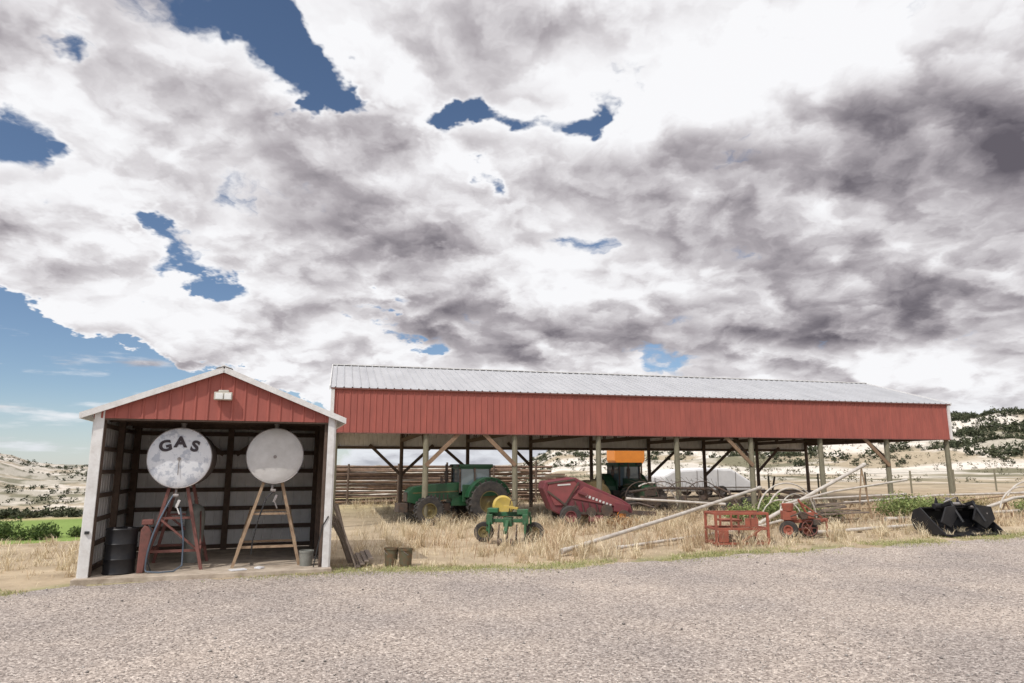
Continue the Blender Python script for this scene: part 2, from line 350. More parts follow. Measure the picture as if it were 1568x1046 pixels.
# ------------------------------------------------------------ fuel shed (local s,d,z)
shed=empty('fuel_shed',(-7.99,13.1,0),math.atan2(1.46,4.24))
W=4.48; D=4.1; EZ=3.16; PK=4.06; mid=W/2
def rz_(s): return EZ+(PK-EZ)*(1-abs(s-mid)/mid)
G().box((mid,D/2-.06,.03),(W+.1,D+.3,.12)).obj('floor_slab',M_conc,shed,bevel=.01)
G().box((.10,-.02,EZ/2),(.17,.04,EZ)).box((.01,.10,EZ/2),(.04,.2,EZ)).box((W-.07,-.02,EZ/2),(.13,.04,EZ)).box((W+.01,.1,EZ/2),(.04,.2,EZ)).obj('corner_trim',M_white,shed,bevel=.005)
g=G(); g.ribbed((.0,-.03,0),(1,0,0),(0,0,1),(0,-1,0),W,lambda u:3.02,lambda u:rz_(u)-.02,.23,.05,.02); g.obj('gable_siding',M_red,shed)
G().beam((.0,.03,3.06),(W,.03,3.06),.08,.14).obj('gable_header',M_wood,shed)
g=G()
g.ribbed((0,D,0),(1,0,0),(0,0,1),(0,1,0),W,.1,lambda u:rz_(u)-.03,.23,.05,.02)
g.ribbed((0,.12,0),(0,1,0),(0,0,1),(-1,0,0),D-.12,.1,EZ,.23,.05,.02)
g.ribbed((W,.12,0),(0,1,0),(0,0,1),(1,0,0),D-.12,.1,EZ,.23,.05,.02)
g.obj('wall_sheets',M_galv,shed)
g=G(); zz=[.16,.62,1.08,1.54,2.0,2.46,2.92]
for z in zz:
    g.beam((.05,D-.06,z),(W-.05,D-.06,z),.06,.10)
    g.beam((.06,.15,z),(.06,D-.1,z),.06,.08); g.beam((W-.06,.15,z),(W-.06,D-.1,z),.06,.08)
g.obj('girts',M_wood,shed)
g=G()
for s in (.12,W/2,W-.12): g.beam((s,D-.17,.09),(s,D-.17,3.1),.14,.14)
for s in (.13,W-.13): g.beam((s,2.0,.09),(s,2.0,3.1),.12,.12); g.beam((s,.12,.09),(s,.12,3.1),.13,.13)
g.obj('posts',M_wood,shed)
g=G()
for d_ in (.14,1.4,2.7,3.85):
    g.beam((.0,d_,3.1),(W,d_,3.1),.05,.14); g.beam((0,d_,EZ-.06),(mid,d_,PK-.08),.05,.13); g.beam((W,d_,EZ-.06),(mid,d_,PK-.08),.05,.13)
    g.beam((mid,d_+.06,3.1),(mid,d_+.06,PK-.1),.05,.1)
for t in (.2,.5,.8):
    for sd in(0,1):
        s=mid*t if sd==0 else W-mid*t; g.beam((s,.05,rz_(s)-.05),(s,D,rz_(s)-.05),.09,.04)
g.beam((1.2,D-.3,3.05),(2.1,D-.3,2.4),.05,.1); g.beam((3.3,D-.3,3.05),(2.4,D-.3,2.4),.05,.1)
g.obj('trusses',M_wood,shed)
g=G(); sl=(PK-EZ)/mid; L_=math.hypot(mid+.2,(mid+.2)*sl)
for sd in(-1,1):
    U=Vector((0,1,0)); V_=Vector((sd*(mid+.2),0,-(mid+.2)*sl)).normalized(); Nn=Vector((sd*sl,0,1)).normalized()
    g.ribbed((mid,-.12,PK+.02),U,V_,Nn,D+.25,0,L_,.23,.05,.02)
g.obj('roof',M_roof,shed)
g=G()
for sd in(-1,1):
    e=mid+sd*(mid+.2); g.beam((mid,-.14,PK-.02),(e,-.14,PK-.02-(mid+.2)*sl),.035,.11)
    g.beam((e,-.16,PK-.03-(mid+.2)*sl),(e,D+.1,PK-.03-(mid+.2)*sl),.03,.10)
g.prism([(mid-.16,PK+.0),(mid,PK+.07),(mid+.16,PK+.0),(mid,PK+.045)],-.17,D+.13)
g.obj('rake_trim',M_white,shed)
g=G().box((mid+.02,-.13,3.50),(.34,.12,.16)).box((mid+.02,-.07,3.60),(.2,.05,.06)); g.obj('light_fixture',M_lamp,shed,bevel=.015)
G().box((mid-.05,-.2,3.49),(.14,.03,.12)).box((mid+.11,-.2,3.49),(.13,.03,.12)).obj('light_lens',M_lens,shed,bevel=.01)
G().tube([(W-.3,-.01,.1),(W-.16,-.05,.9),(W-.05,-.05,1.1)],.012).box((.10,-.06,.9),(.07,.05,.05)).obj('wiring',M_black,shed)

def tankset(s,d,z,r,ma,stand,b0,b1,t0,t1,gas):
    e=empty('fuel_tank'); e.location=shed.location; e.rotation_euler=shed.rotation_euler
    ln=1.55
    G().rev((s,d,z),(0,1,0),[(-.055,.0001),(-.052,r*.35),(-.04,r*.7),(-.02,r*.92),(.0,r*.985),(.03,r*.985)],48).obj('tank_end',ma,e,True)
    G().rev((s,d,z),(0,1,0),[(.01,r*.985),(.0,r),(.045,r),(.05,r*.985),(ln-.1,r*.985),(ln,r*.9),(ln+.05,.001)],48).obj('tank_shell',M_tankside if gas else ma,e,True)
    G().rev((s,d,z),(0,1,0),[(.0,r*.975),(-.012,r),(.012,r+.008),(.035,r)],48).obj('tank_rim',M_steel,e,True)
    g=G().cyl((s,d+.25,z+r*.95),(s,d+.25,z+r+.08),.045).cyl((s,d+.25,z+r+.08),(s,d+.25,z+r+.11),.06)
    g.cyl((s,d-.07,z-.02),(s,d-.04,z-.02),.035)
    if gas: g.tube([(s,d-.07,z),(s+.0,d-.075,z-.34)],.008)
    g.tube([(s-.02,d+.1,z-r*.9),(s-.02,d+.05,z-r-.1),(s-.02,d-.05,z-r-.14)],.025).cyl((s-.05,d-.1,z-r-.14),(s+.05,d-.1,z-r-.14),.035)
    g.obj('fittings',M_steel,e,True)
    g=G(); zt=z-r*.86
    for dd in(d+.15,d+1.3):
        g.beam((t0,dd,zt),(b0,dd-(.1 if dd<d+.5 else -.1),.09),.06,.06); g.beam((t1,dd,zt),(b1,dd-(.1 if dd<d+.5 else -.1),.09),.06,.06)
        g.beam((t0-.12,dd,zt+.02),(t1+.12,dd,zt+.02),.06,.07)
        g.beam((t0-.1,dd,zt+.04),(s-r*.75,dd,z-r*.6),.05,.05); g.beam((t1+.1,dd,zt+.04),(s+r*.75,dd,z-r*.6),.05,.05)
        f=.22; xa=b0+(t0-b0)*f; xb=b1+(t1-b1)*f; zb=.09+(zt-.09)*f
        g.beam((xa,dd-.03,zb),(xb,dd-.03,zb),.04,.05)
        f=.6; xa2=b0+(t0-b0)*f; xb2=b1+(t1-b1)*f; zb2=.09+(zt-.09)*f
        g.beam((xa2,dd-.02,zb2),(xb2,dd-.02,zb2),.035,.045)
        if gas: g.beam((xb,dd-.05,zb),(xa2,dd-.05,zb2),.03,.04)
    for xx,bb in((t0,b0),(t1,b1)):
        g.beam((xx,d+.15,zt),(xx,d+1.3,zt),.05,.06); xm=bb+(xx-bb)*.22; g.beam((xm,d+.1,.45),(xm,d+1.35,.45),.04,.05)
        g.beam((bb+(xx-bb)*.1,d+.1,.3),((bb+xx)/2,d+1.3,1.2),.03,.04)
    g.obj('stand',stand,e)
    if gas:
        for ch,ox,oz,ro in (('G',-.27,.225,14),('A',0,.305,0),('S',.27,.225,-14)):
            cu=bpy.data.curves.new('letter','FONT'); cu.body=ch; cu.size=.29; cu.extrude=.004; cu.offset=.013; cu.align_x='CENTER'; cu.align_y='CENTER'
            o=bpy.data.objects.new('letter_'+ch,cu); scene.collection.objects.link(o); o.parent=e
            o.location=(s+ox,d-.056,z+oz); o.rotation_euler=(Matrix.Rotation(R(-ro),3,'Y')@Euler((R(90),0,0)).to_matrix()).to_euler()
            o.scale=(1.1,1,1); cu.materials.append(M_paint)
    g=G(); sx_=s-.05
    pts=[(sx_,d-.12,z-r-.14)]+[(sx_-.36*math.sin(i/12*math.pi*.5),d-.2-.12*math.sin(i/12*math.pi),z-r-.14-(z-r-.30)*(i/12)) for i in range(1,13)]
    if gas:
        lx,ly,lz=pts[-1]
        pts+= [(lx+.03,ly-.05,.13),(lx+.25,ly-.1,.115),(lx+.5,ly,.115),(lx+.62,ly+.15,.2),(lx+.6,ly+.2,.7),(lx+.5,ly+.2,1.3)]
    else:
        pts=[(s+.02,d-.1,z-r-.14),(s-.12,d-.15,z-r-.28),(s-.25,d-.1,z-r-.7),(s-.34,d-.05,.6),(s-.35,d,.35)]
    g.tube(pts,.016,8); g.obj('hose',M_black if not gas else M_bhose,e,True)
    G().box((s+.05,d-.12,z-r-.30),(.05,.04,.16),(0,20,0)).tube([(s+.05,d-.14,z-r-.38),(s+.1,d-.16,z-r-.5)],.014).obj('nozzle',M_tankB if gas else M_steel,e,bevel=.01)
tankset(1.50,.40,2.28,.60,M_tankA,M_rust,1.0,2.05,1.36,1.66,True)
tankset(3.32,.46,2.33,.575,M_tankB,M_tan,2.62,3.92,3.14,3.48,False)
def placed(name,s,d,z=0.09):
    v=Matrix.Rotation(shed.rotation_euler[2],3,'Z')@Vector((s,d,0)); return empty(name,(shed.location.x+v.x,shed.location.y+v.y,z),shed.rotation_euler[2])
e=placed('black_oil_drum',.60,.42)
pr=[(0,.001),(0,.27),(.02,.285),(.04,.275),(.26,.275),(.28,.287),(.30,.275),(.54,.275),(.56,.287),(.58,.275),(.80,.275),(.83,.287),(.85,.275),(.83,.25),(.83,.001)]
G().rev((0,0,0),(0,0,1),pr,36).obj('drum_body',M_blackp,e,True); G().cyl((.12,0,.83),(.12,0,.855),.035).cyl((-.15,.05,.83),(-.15,.05,.85),.02).obj('bungs',M_steel,e)
e=placed('hand_fuel_pump',.98,.35)
G().prism([(-.05,0),(.06,0),(.16,.82),(.02,.9),(-.04,.8)],-.09,.09).box((.06,0,.95),(.2,.14,.1)).obj('pump_body',M_rust,e,bevel=.015)
G().tube([(.1,-.1,.9),(.2,-.15,.7),(.12,-.16,.3),(.2,-.12,.02)],.014).obj('pump_hose',M_black,e,True)
e=placed('gas_cylinder',1.75,1.75)
G().rev((0,0,0),(0,0,1),[(0,.001),(0,.2),(1.0,.2),(1.12,.17),(1.2,.08),(1.22,.05),(1.3,.05),(1.3,.001)],28).obj('cylinder_body',M_gcyl,e,True)
G().cyl((0,0,1.3),(0,0,1.36),.03).cyl((-.05,0,1.34),(.05,0,1.34),.015).obj('valve',M_steel,e)
def bucket(x,y,z,m,rz=0,r=.15,h=.34,name='bucket'):
    e=empty(name,(x,y,z),rz)
    G().rev((0,0,0),(0,0,1),[(0,.001),(0,r*.86),(h,r),(h+.005,r+.012),(h-.03,r+.012),(h-.03,r-.012),(.02,r*.82),(.02,.001)],24).obj('bucket_body',m,e,True)
    G().tube([(r*math.cos(t),-.02-r*.9*math.sin(t)*.8,h-.04-.1*math.sin(t)) for t in np.linspace(0,math.pi,12)],.005,6).obj('handle',M_steel,e)
ca,sa=math.cos(shed.rotation_euler[2]),math.sin(shed.rotation_euler[2])
bucket(-7.99+4.05*ca-.35*sa,13.1+4.05*sa+.35*ca,.09,M_gcyl,0,.14,.3)
e=placed('cardboard_scraps',2.75,.1,.092); G().box((0,0,.01),(.3,.2,.015),(0,0,20)).box((.4,.1,.02),(.12,.15,.03),(0,0,50)).obj('scrap',M_tarp,e)
M_bk=mat('rusty_bucket',(.10,.10,.06),.8,0,(.16,.07,.03),9,.9)
bucket(-2.62,15.4,Z(-2.6,15.4),M_bk,.3,.15,.37); bucket(-2.30,15.35,Z(-2.6,15.4),M_bk,1.3,.15,.36)
e=placed('leaning_boards',4.60,.5,0); g=G()
for i in range(11):
    yy=-.3+.17*i; g.beam((.42+.16*random.random(),yy,0),(.0+.03*(i%3),yy+.2*random.random()-.1,.9+.5*random.random()),.10,.025)
for i in range(4): g.beam((.5+.1*i,-.3+.1*i,.03+.04*i),(.6+.1*i,1.6,.06+.03*i),.1,.03)
g.obj('boards',M_plank,e)

# ------------------------------------------------------------ pole barn
ang=math.atan2(6.7,26.35); BL=27.19
barn=empty('pole_barn',(-6.45,24.6,0),ang); BD=10.; F0=3.32;F1=4.93;RI=6.43; B0=2.98
g=G().ribbed((0,-.03,0),(1,0,0),(0,0,1),(0,-1,0),BL,F0,F1,.23,.05,.024)
g.ribbed((0,0,0),(0,1,0),(0,0,1),(-1,0,0),BD,F0,lambda u:F1+(RI-F1)*(1-abs(u-5)/5)-.02,.23,.045,.018)
g.ribbed((BL,0,0),(0,1,0),(0,0,1),(1,0,0),BD,F0,lambda u:F1+(RI-F1)*(1-abs(u-5)/5)-.02,.23,.045,.018)
g.obj('siding',M_red,barn)
G().ribbed((0,BD+.03,0),(1,0,0),(0,0,1),(0,1,0),BL,B0,F1,.23,.045,.018).obj('back_siding',M_galv,barn)
g=G()
for sd in(-1,1):
    V_=Vector((0,sd*5.12,-(RI-F1)*5.12/5)); Lr=V_.length; V_.normalize(); Nn=Vector((0,sd*(RI-F1)/5,1)).normalized()
    g.ribbed((-.12,5,RI+.03),(1,0,0),V_,Nn,BL+.24,0,Lr,.30,.06,.035)
g.obj('roof',M_roof,barn)
g=G()
for s in(-.13,BL+.13):
    g.beam((s,5,RI),(s,-.14,F1-.02),.03,.14); g.beam((s,5,RI),(s,10.14,F1-.02),.03,.14)
for s in (-.02,BL+.02): g.beam((s,-.06,F0),(s,-.06,F1-.05),.12,.06)
g.beam((-.1,5,RI+.05),(BL+.1,5,RI+.05),.3,.04)
g.obj('roof_trim',M_white,barn)
G().beam((-.1,-.09,F1-.03),(BL+.1,-.09,F1-.03),.05,.05).beam((0,-.055,F0-.01),(BL,-.055,F0-.01),.04,.03).obj('eave_trim',M_rust,barn)
bay=BL/8; g=G();g2=G();g3=G();g4=G()
def lz(s,d): 
    v=Matrix.Rotation(ang,3,'Z')@Vector((s,d,0)); return Z(v.x-6.45,v.y+24.6)-.1
for k in range(9):
    s=bay*k+(.12 if k==0 else -.1 if k==8 else 0)
    g.cyl((s,.12,lz(s,0)),(s+.02*math.sin(k*3),.12,F1-.2),.115,.10,12)
    g2.cyl((s,BD-.12,lz(s,BD)),(s,BD-.12,F1-.2),.10,.09,10)
    for dd in (s-.05,s+.05) if 0<k<8 else (s,):
        g2.beam((dd,.1,3.42),(dd,BD-.1,3.42),.04,.16)
        g2.beam((dd,0,F1-.1),(dd,5,RI-.1),.04,.16); g2.beam((dd,BD,F1-.1),(dd,5,RI-.1),.04,.16)
        for t in(2.0,3.5,5,6.5,8.0): g2.beam((dd,t,3.42),(dd,5+(t-5)*.7,F1+(RI-F1)*(1-abs((t-5)*.7)/5)-.12),.04,.1)
for d_ in np.linspace(.4,9.6,11):
    z_=F1+(RI-F1)*(1-abs(d_-5)/5)-.04; g2.beam((.1,d_,z_),(BL-.1,d_,z_),.09,.04)
for z_ in(F0+.08,(F0+F1)/2,F1-.15): g2.beam((.05,.04,z_),(BL-.05,.04,z_),.05,.14)
for z_ in(B0+.08,3.9,F1-.15): g2.beam((.05,BD-.0,z_),(BL-.05,BD-.0,z_),.05,.12)
def kb(g,k,sd,d,top=3.36,low=2.15,run=1.25): g.beam((bay*k,d,low),(bay*k+sd*run,d,top),.05,.15)
kb(g3,1,1,.02); kb(g3,2,-1,.02); kb(g3,5,-1,.02); kb(g3,7,-1,.02)
kb(g4,1,1,BD-.1,3.2,1.7,1.6); kb(g4,1,-1,BD-.1,3.2,1.7,1.6); kb(g4,2,-1,BD-.1,3.1,2.0,1.3); kb(g4,6,1,BD-.1,3.2,1.6,1.9);kb(g4,5,1,BD-.1,3.2,1.6,1.9); kb(g4,7,1,BD-.1,3.2,1.8,1.5); kb(g4,3,-1,BD-.1)
for k in(1,5,7): g4.beam((bay*k,.1,2.4),(bay*k,1.4,3.4),.05,.12)
g.obj('front_posts',M_wood2,barn,True); g2.obj('trusses_and_rear_posts',M_wood,barn); g3.obj('knee_braces',M_wood3,barn); g4.obj('rear_braces',M_wood,barn)

# ------------------------------------------------------------ stacked poles rack behind barn
e=empty('stacked_wooden_poles',(-12.6,38.6,Z(-12,38.6)-.1),R(14)); g=G()
for layer in range(11):
    for row in range(3):
        x0=random.uniform(-1.2,.8); x1=16.5+random.uniform(-2.2,2.0)-layer*.25
        zc=.1+layer*.212+random.uniform(-.04,.04); y0=row*.45+random.uniform(-.1,.1); til=random.uniform(-.09,.09)
        pts=[(x0+(x1-x0)*i/5,y0+random.uniform(-.06,.06),zc+til*(i/5-.5)+random.uniform(-.04,.04)) for i in range(6)]
        g.tube(pts,random.uniform(.05,.08),7)
g.obj('poles',M_pole,e,True); g=G()
for xx in(.6,3.4,6.2,9,11.8,14.4): g.cyl((xx,-.2,-.3),(xx+.03,-.2,2.4+.15*math.sin(xx)),.06)
g.obj('stakes',M_wood,e)

# ------------------------------------------------------------ wheels & tractor
def wheel(gt,gr,c,r,w,rim,lug=0,ax=(0,1,0)):
    a=Vector(ax).normalized(); c=Vector(c)
    gt.rev(c-a*(w/2),a,[(0.04*w,rim),(0,rim+.25*(r-rim)),(0,r*.93),(w*.12,r),(w*.88,r),(w,r*.93),(w,rim+.25*(r-rim)),(w*.96,rim)],36)
    gr.rev(c-a*(w/2),a,[(0.05*w,rim+.01),(.05*w,rim-.03),(.3*w,rim-.06),(.35*w,rim*.35),(.2*w,rim*.25),(.2*w,.001)],28)
    gr.rev(c-a*(w/2),a,[(w*.95,rim+.01),(w*.95,rim-.03),(.7*w,rim-.06),(.65*w,rim*.35),(.8*w,.001)],28)
    if lug:
        n=22
        for i in range(n):
            for sd in(-1,1):
                t=2*math.pi*(i+(.5 if sd>0 else 0))/n
                m=Matrix.Rotation(t,3,'Y'); p=c+a*(sd*w*.24)+m@Vector((r+.005,0,0))
                vs=[]; sz=(lug,w*.5,.05*r/.5)
                m2=m@Matrix.Rotation(sd*.5,3,'X')
                for x in(-1,1):
                    for y in(-1,1):
                        for z in(-1,1): vs.append(p+m2@Vector((x*sz[0]/2,y*sz[1]/2,z*sz[2]/2)))
                gt.add(vs,[(0,1,3,2),(4,6,7,5),(0,4,5,1),(2,3,7,6),(0,2,6,4),(1,5,7,3)])
def tractor(x,y,rz,sc=1,name='farm_tractor'):
    e=empty(name,(x,y,Z(x,y)),rz); e.scale=(sc,)*3
    gt=G();gr=G()
    for sd in(-1,1):
        wheel(gt,gr,(-.85,sd*.82,.80),.80,.46,.42,.06); wheel(gt,gr,(1.45,sd*.75,.52),.52,.32,.28,.05)
    gt.obj('tires',M_tire,e,True); gr.obj('wheel_rims',M_rim,e,True)
    hood=[(.15,.98),(.15,1.52),(1.2,1.46),(1.95,1.36),(2.12,1.2),(2.14,.82),(1.8,.74),(.9,.86)]
    g=G().prism(hood,-.33,.33); g.box((-.2,0,.85),(1.3,.7,.4))
    for sd in(-1,1):
        fen=[(-.85+.9*math.cos(t),.82+.9*math.sin(t)) for t in np.linspace(R(10),R(165),12)]
        fi=[(-.85+.86*math.cos(t),.82+.86*math.sin(t)) for t in np.linspace(R(165),R(10),12)]
        g.prism(fen+fi,sd*.58,sd*1.02)
        g.box((-.45,sd*.56,1.12),(1.1,.06,.65))
    g.box((-.45,0,2.15),(1.35,1.22,.11)); g.box((-.45,0,2.06),(1.25,1.14,.08))
    g.obj('body_panels',M_green,e,bevel=.035)
    G().prism([(.2,1.22),(1.95,1.16),(1.95,1.13),(.2,1.17)],-.336,.336).obj('side_stripe',M_rim,e)
    g=G().box((2.15,0,1.0),(.04,.5,.34)).box((1.2,0,.62),(1.5,.4,.28)).box((1.45,0,.5),(.16,1.3,.14)).box((2.3,0,.62),(.34,.62,.32))
    g.box((-.85,0,.8),(.4,1.3,.3)); g.box((.3,-.62,.5),(.5,.3,.05)).box((.3,-.64,.75),(.45,.26,.04)).box((.1,-.62,.7),(.04,.3,.6))
    for i in range(6): g.box((.6+.16*i,0,1.0),(.05,.672,.18))
    g.cyl((.5,-.2,1.45),(.5,-.2,2.2),.045).cyl((.5,-.2,1.6),(.5,-.2,1.95),.08)
    g.cyl((.8,.2,1.45),(.8,.2,1.75),.06)
    g.beam((-1.5,-.3,.6),(-2.0,-.32,.5),.06,.08).beam((-1.5,.3,.6),(-2.0,.32,.5),.06,.08).beam((-1.3,0,1.05),(-1.9,0,1.0),.05,.05)
    for sx_,ty in((-1.05,-.55),(-1.05,.55),(.18,-.5),(.18,.5),(-.4,-.58),(-.4,.58)):
        g.beam((sx_,ty,1.15),(sx_*.96,ty*.97,2.06),.06,.06)
    g.tube([(.2,-.56,1.9),(.3,-.85,1.95),(.3,-.85,1.7)],.012).box((.3,-.87,1.78),(.03,.14,.24))
    for yy in(-.4,.4): g.box((.26,yy,2.14),(.05,.18,.09))
    g.obj('chassis_and_frame',M_dark,e,bevel=.01)
    G().prism([(-1.02,1.2),(.14,1.2),(.14,2.03),(-1.0,2.03)],-.545,.545).obj('cab_glass',M_glass,e)
    G().box((-.6,0,1.3),(.4,.45,.5)).tube([(-.1,0,1.3),(-.2,0,1.62)],.03).obj('seat',M_black,e,bevel=.05)
    return e
tractor(-2.0,26.9,R(203),1.0)
tractor(5.1,30.6,R(285),.98)
e=empty('orange_seed_hopper',(6.85,41.8,Z(6.85,41.8)),R(12)); g=G()
g.prism([(-.8,2.1),(.8,2.1),(.95,2.3),(.95,2.95),(.4,3.05),(-.4,3.05),(-.95,2.95),(-.95,2.3)],-.7,.7); g.obj('hopper',M_orange,e,bevel=.04)
G().prism([(-.8,2.099),(.8,2.099),(.2,1.1),(-.2,1.1)],-.5,.5).obj('hopper_cone',M_tankB,e)
g=G()
for a_ in(-.75,.75):
    for b_ in(-.6,.6): g.beam((a_,b_,0),(a_,b_,2.2),.08,.08)
g.beam((-.75,-.6,.9),(.75,-.6,.9),.06,.06); g.obj('legs',M_dark,e)
for (bx,by) in((3.3,29.6),(3.9,31.2)):
    e=empty('hay_bale',(bx,by,Z(bx,by)+.72),R(20)); G().rev((0,-.6,0),(0,1,0),[(0,.001),(0,.3),(-.02,.6),(.03,.72),(.3,.76),(.6,.74),(.9,.76),(1.17,.72),(1.2,.6),(1.2,.001)],30).obj('bale',M_hay,e,True)

# ------------------------------------------------------------ red baler
e=empty('hay_baler',(2.45,24.7,Z(2.45,24.7)+.02),R(6))
P=[(-1.45,1.28),(-1.38,1.52),(-.32,1.66),(.15,1.42),(1.3,.92),(1.62,.72),(1.7,.38),(1.1,.34),(-.85,.40),(-1.15,.55)]
G().prism(P,-.55,.75).obj('housing',M_mred,e,bevel=.03)
M_mred2=mat('faded_red',(.24,.06,.06),.65,0,(.16,.05,.045),4,.8)
G().prism([(-1.3,1.22),(-1.24,1.44),(-.36,1.55),(-.2,1.35),(-.75,.72),(-1.05,.72)],-.60,-.553).prism([(.0,1.35),(1.25,.86),(1.5,.68),(1.5,.6),(-.45,.95)],-.59,-.553).obj('side_panels',M_mred2,e,bevel=.012)
g=G()
for i in range(8): g.box((.05+.12*i,-.6,1.04-.045*i),(.07,.012,.09-.003*i),(0,18,0))
g.beam((-.95,-.61,1.40),(-.5,-.61,1.43),.012,.05)
g.obj('faded_decals',M_tankB,e)
g=G()
g.beam((-.2,-.58,1.5),(-.85,-.58,.5),.04,.06).beam((-1.3,-.6,1.46),(-.34,-.6,1.59),.05,.05)
for i in range(7): g.beam((-.35+.25*i,-.6,.86-.03*i),(-.3+.25*i,-.6,.5),.03,.05)
g.beam((-.6,-.62,.47),(1.7,-.62,.42),.05,.08); g.beam((-1.3,-.62,1.2),(-.3,-.62,.45),.04,.06)
g.cyl((.2,-.72,.5),(.2,-.56,.5),.16).cyl((-.35,-.7,.62),(-.35,-.56,.62),.11).cyl((.75,-.7,.55),(.75,-.56,.55),.2)
for sd in(-.8,.9): g.cyl((1.3,sd-.02,.35),(1.3,sd+.02,.35),.22)
g.beam((1.6,0,.45),(2.6,-.3,.4),.12,.14); g.tube([(1.6,.2,.7),(2.1,.1,.75),(2.6,-.2,.6)],.03)
for i in range(14):
    for t in range(5):
        an=t*1.256+i*.2; y_=-.7+i*.11; g.beam((.4,y_,.28),(.4+.24*math.cos(an),y_,.28+.24*math.sin(an)),.012,.012)
g.obj('mechanism',M_dark,e)
gt=G();gr=G(); wheel(gt,gr,(-.55,-.78,.36),.36,.22,.2); wheel(gt,gr,(-.55,.95,.36),.36,.22,.2); gt.obj('tires',M_tire,e,True); gr.obj('rims',M_mred,e,True)
g=G().box((1.25,-.65,.62),(.5,.1,.3),(0,12,0)).box((.35,-.68,.28),(.5,.06,.2)).box((-.1,-.65,1.12),(.35,.05,.1),(0,20,0)); g.obj('guards',M_mred,e,bevel=.015)
G().box((1.25,-.72,.38),(.28,.2,.2)).obj('orange_guard',M_orange,e,bevel=.03)

# ------------------------------------------------------------ green planter implement
e=empty('seed_planter',(-.1,19.9,Z(0,19.9)),R(-6))
g=G().box((0,.1,.78),(1.25,.12,.12)).box((0,-.15,.62),(1.1,.1,.1)).box((-.42,-.1,.9),(.3,.34,.12)).box((.42,-.1,.86),(.3,.34,.14)).box((0,-.02,.58),(.24,.5,.24))
for s in(-.5,.5): g.beam((s,.1,.78),(s,-.35,.35),.07,.1).beam((s,-.35,.6),(s,-.4,.1),.05,.07).box((s,-.2,.66),(.16,.24,.28))
g.beam((-.62,.12,.72),(-.62,.12,.3),.06,.08).beam((.62,.12,.72),(.62,.12,.3),.06,.08).beam((0,-.2,.62),(0,-.85,.35),.09,.1)
g.obj('frame',M_green2,e,bevel=.012)
G().rev((-.18,.2,1.0),(.25,-1,.12),[(0,.001),(0,.1),(.04,.24),(-.02,.3),(-.05,.3),(-.05,.001)],30).box((.08,-.1,.98),(.4,.3,.05),(0,8,0)).obj('yellow_lid',M_yel,e,True)
g=G()
for s in(-.5,-.25,0,.25,.5):
    g.cyl((s-.012,-.3,.17),(s+.012,-.3,.17),.17,n=20); g.beam((s,-.1,.5),(s,-.3,.17),.03,.05)
g.cyl((-.2,-.85,.1),(.2,-.85,.1),.1).tube([(.1,0,.85),(.3,-.1,1.12),(.4,-.2,.85)],.012).tube([(0,.1,.8),(.05,.1,1.15),(.2,.05,1.18)],.015)
g.obj('discs_and_hoses',M_dark,e,True)
gt=G();gr=G(); wheel(gt,gr,(-.72,.15,.28),.28,.14,.16); wheel(gt,gr,(.72,.15,.28),.28,.14,.16); gt.obj('tires',M_tire,e,True); gr.obj('rims',M_rim,e,True)

# ------------------------------------------------------------ white covered boat-shaped trailer behind the barn
e=empty('white_covered_trailer',(12.0,43.4,Z(12,43.4)),R(14))
G().prism([(-3.3,.35),(-3.4,1.25),(-2.7,1.6),(-.3,1.75),(1.2,1.7),(2.5,.95),(3.2,.45),(2.9,.3)],-1.2,1.2).obj('cover',M_tarp,e,bevel=.14)
g=G()
for u,zt_ in((-2.6,1.62),(-1.2,1.71),(.2,1.77),(1.4,1.62)): g.beam((u,-1.215,.4),(u+.03,-1.215,zt_-.12),.02,.03)
g.beam((-3.3,-1.215,.62),(2.9,-1.215,.58),.02,.05).beam((3.1,0,.42),(4.2,0,.4),.1,.1); g.obj('seams_and_tongue',M_steel,e)
gt=G();gr=G()
for s in(-.6,.4):
    for sd in(-1.28,1.28): wheel(gt,gr,(s,sd,.34),.34,.2,.18)
gt.obj('tires',M_tire,e,True); gr.obj('rims',M_steel,e,True)
e=empty('utility_trailer',(7.2,42.6,Z(7.2,42.6)),R(10)); G().prism([(-1.0,.6),(1.3,.6),(1.3,1.35),(-.7,1.5),(-1.0,1.2)],-.8,.8).obj('box_body',M_tarp,e,bevel=.06)
gt=G();gr=G(); wheel(gt,gr,(.2,-.9,.35),.35,.2,.2); wheel(gt,gr,(.2,.9,.35),.35,.2,.2); gt.obj('tires',M_tire,e,True); gr.obj('rims',M_steel,e,True); G().beam((-1,0,.6),(-2.1,0,.5),.1,.1).obj('tongue',M_dark,e)

# ------------------------------------------------------------ hay rake
e=empty('hay_rake',(6.1,26.6,Z(6,26.6)),R(8)); g=G()
for i in range(4):
    c=Vector((-1.2+.85*i,.1*i,.78)); r=.62; ax=Vector((.35,1,0)).normalized(); si=Vector((ax.y,-ax.x,0))
    g.tube([c+si*(r*math.cos(t))+Vector((0,0,r*math.sin(t))) for t in np.linspace(0,2*math.pi,33)],.018,6)
    for t in np.linspace(0,2*math.pi,25)[:-1]:
        q=si*math.cos(t)+Vector((0,0,math.sin(t))); q2=si*math.cos(t+.35)+Vector((0,0,math.sin(t+.35)))
        g.tube([c+q*.1,c+q*r,c+q2*(r+.18)],.006,4)
    g.cyl(c-ax*.05,c+ax*.05,.1)
g.tube([(-1.6,.3,1.0),(-.5,.45,1.15),(1.8,.5,1.1),(2.3,.3,.7)],.05).tube([(1.9,.4,1.2),(2.0,-.6,1.0),(2.2,-1.2,.4)],.04)
g.obj('rake_wheels_and_frame',M_dark,e,True)
gt=G();gr=G(); wheel(gt,gr,(2.2,.0,.3),.3,.16,.16); wheel(gt,gr,(-1.7,.6,.3),.3,.16,.16); gt.obj('tires',M_tire,e,True); gr.obj('rims',M_rust,e,True)
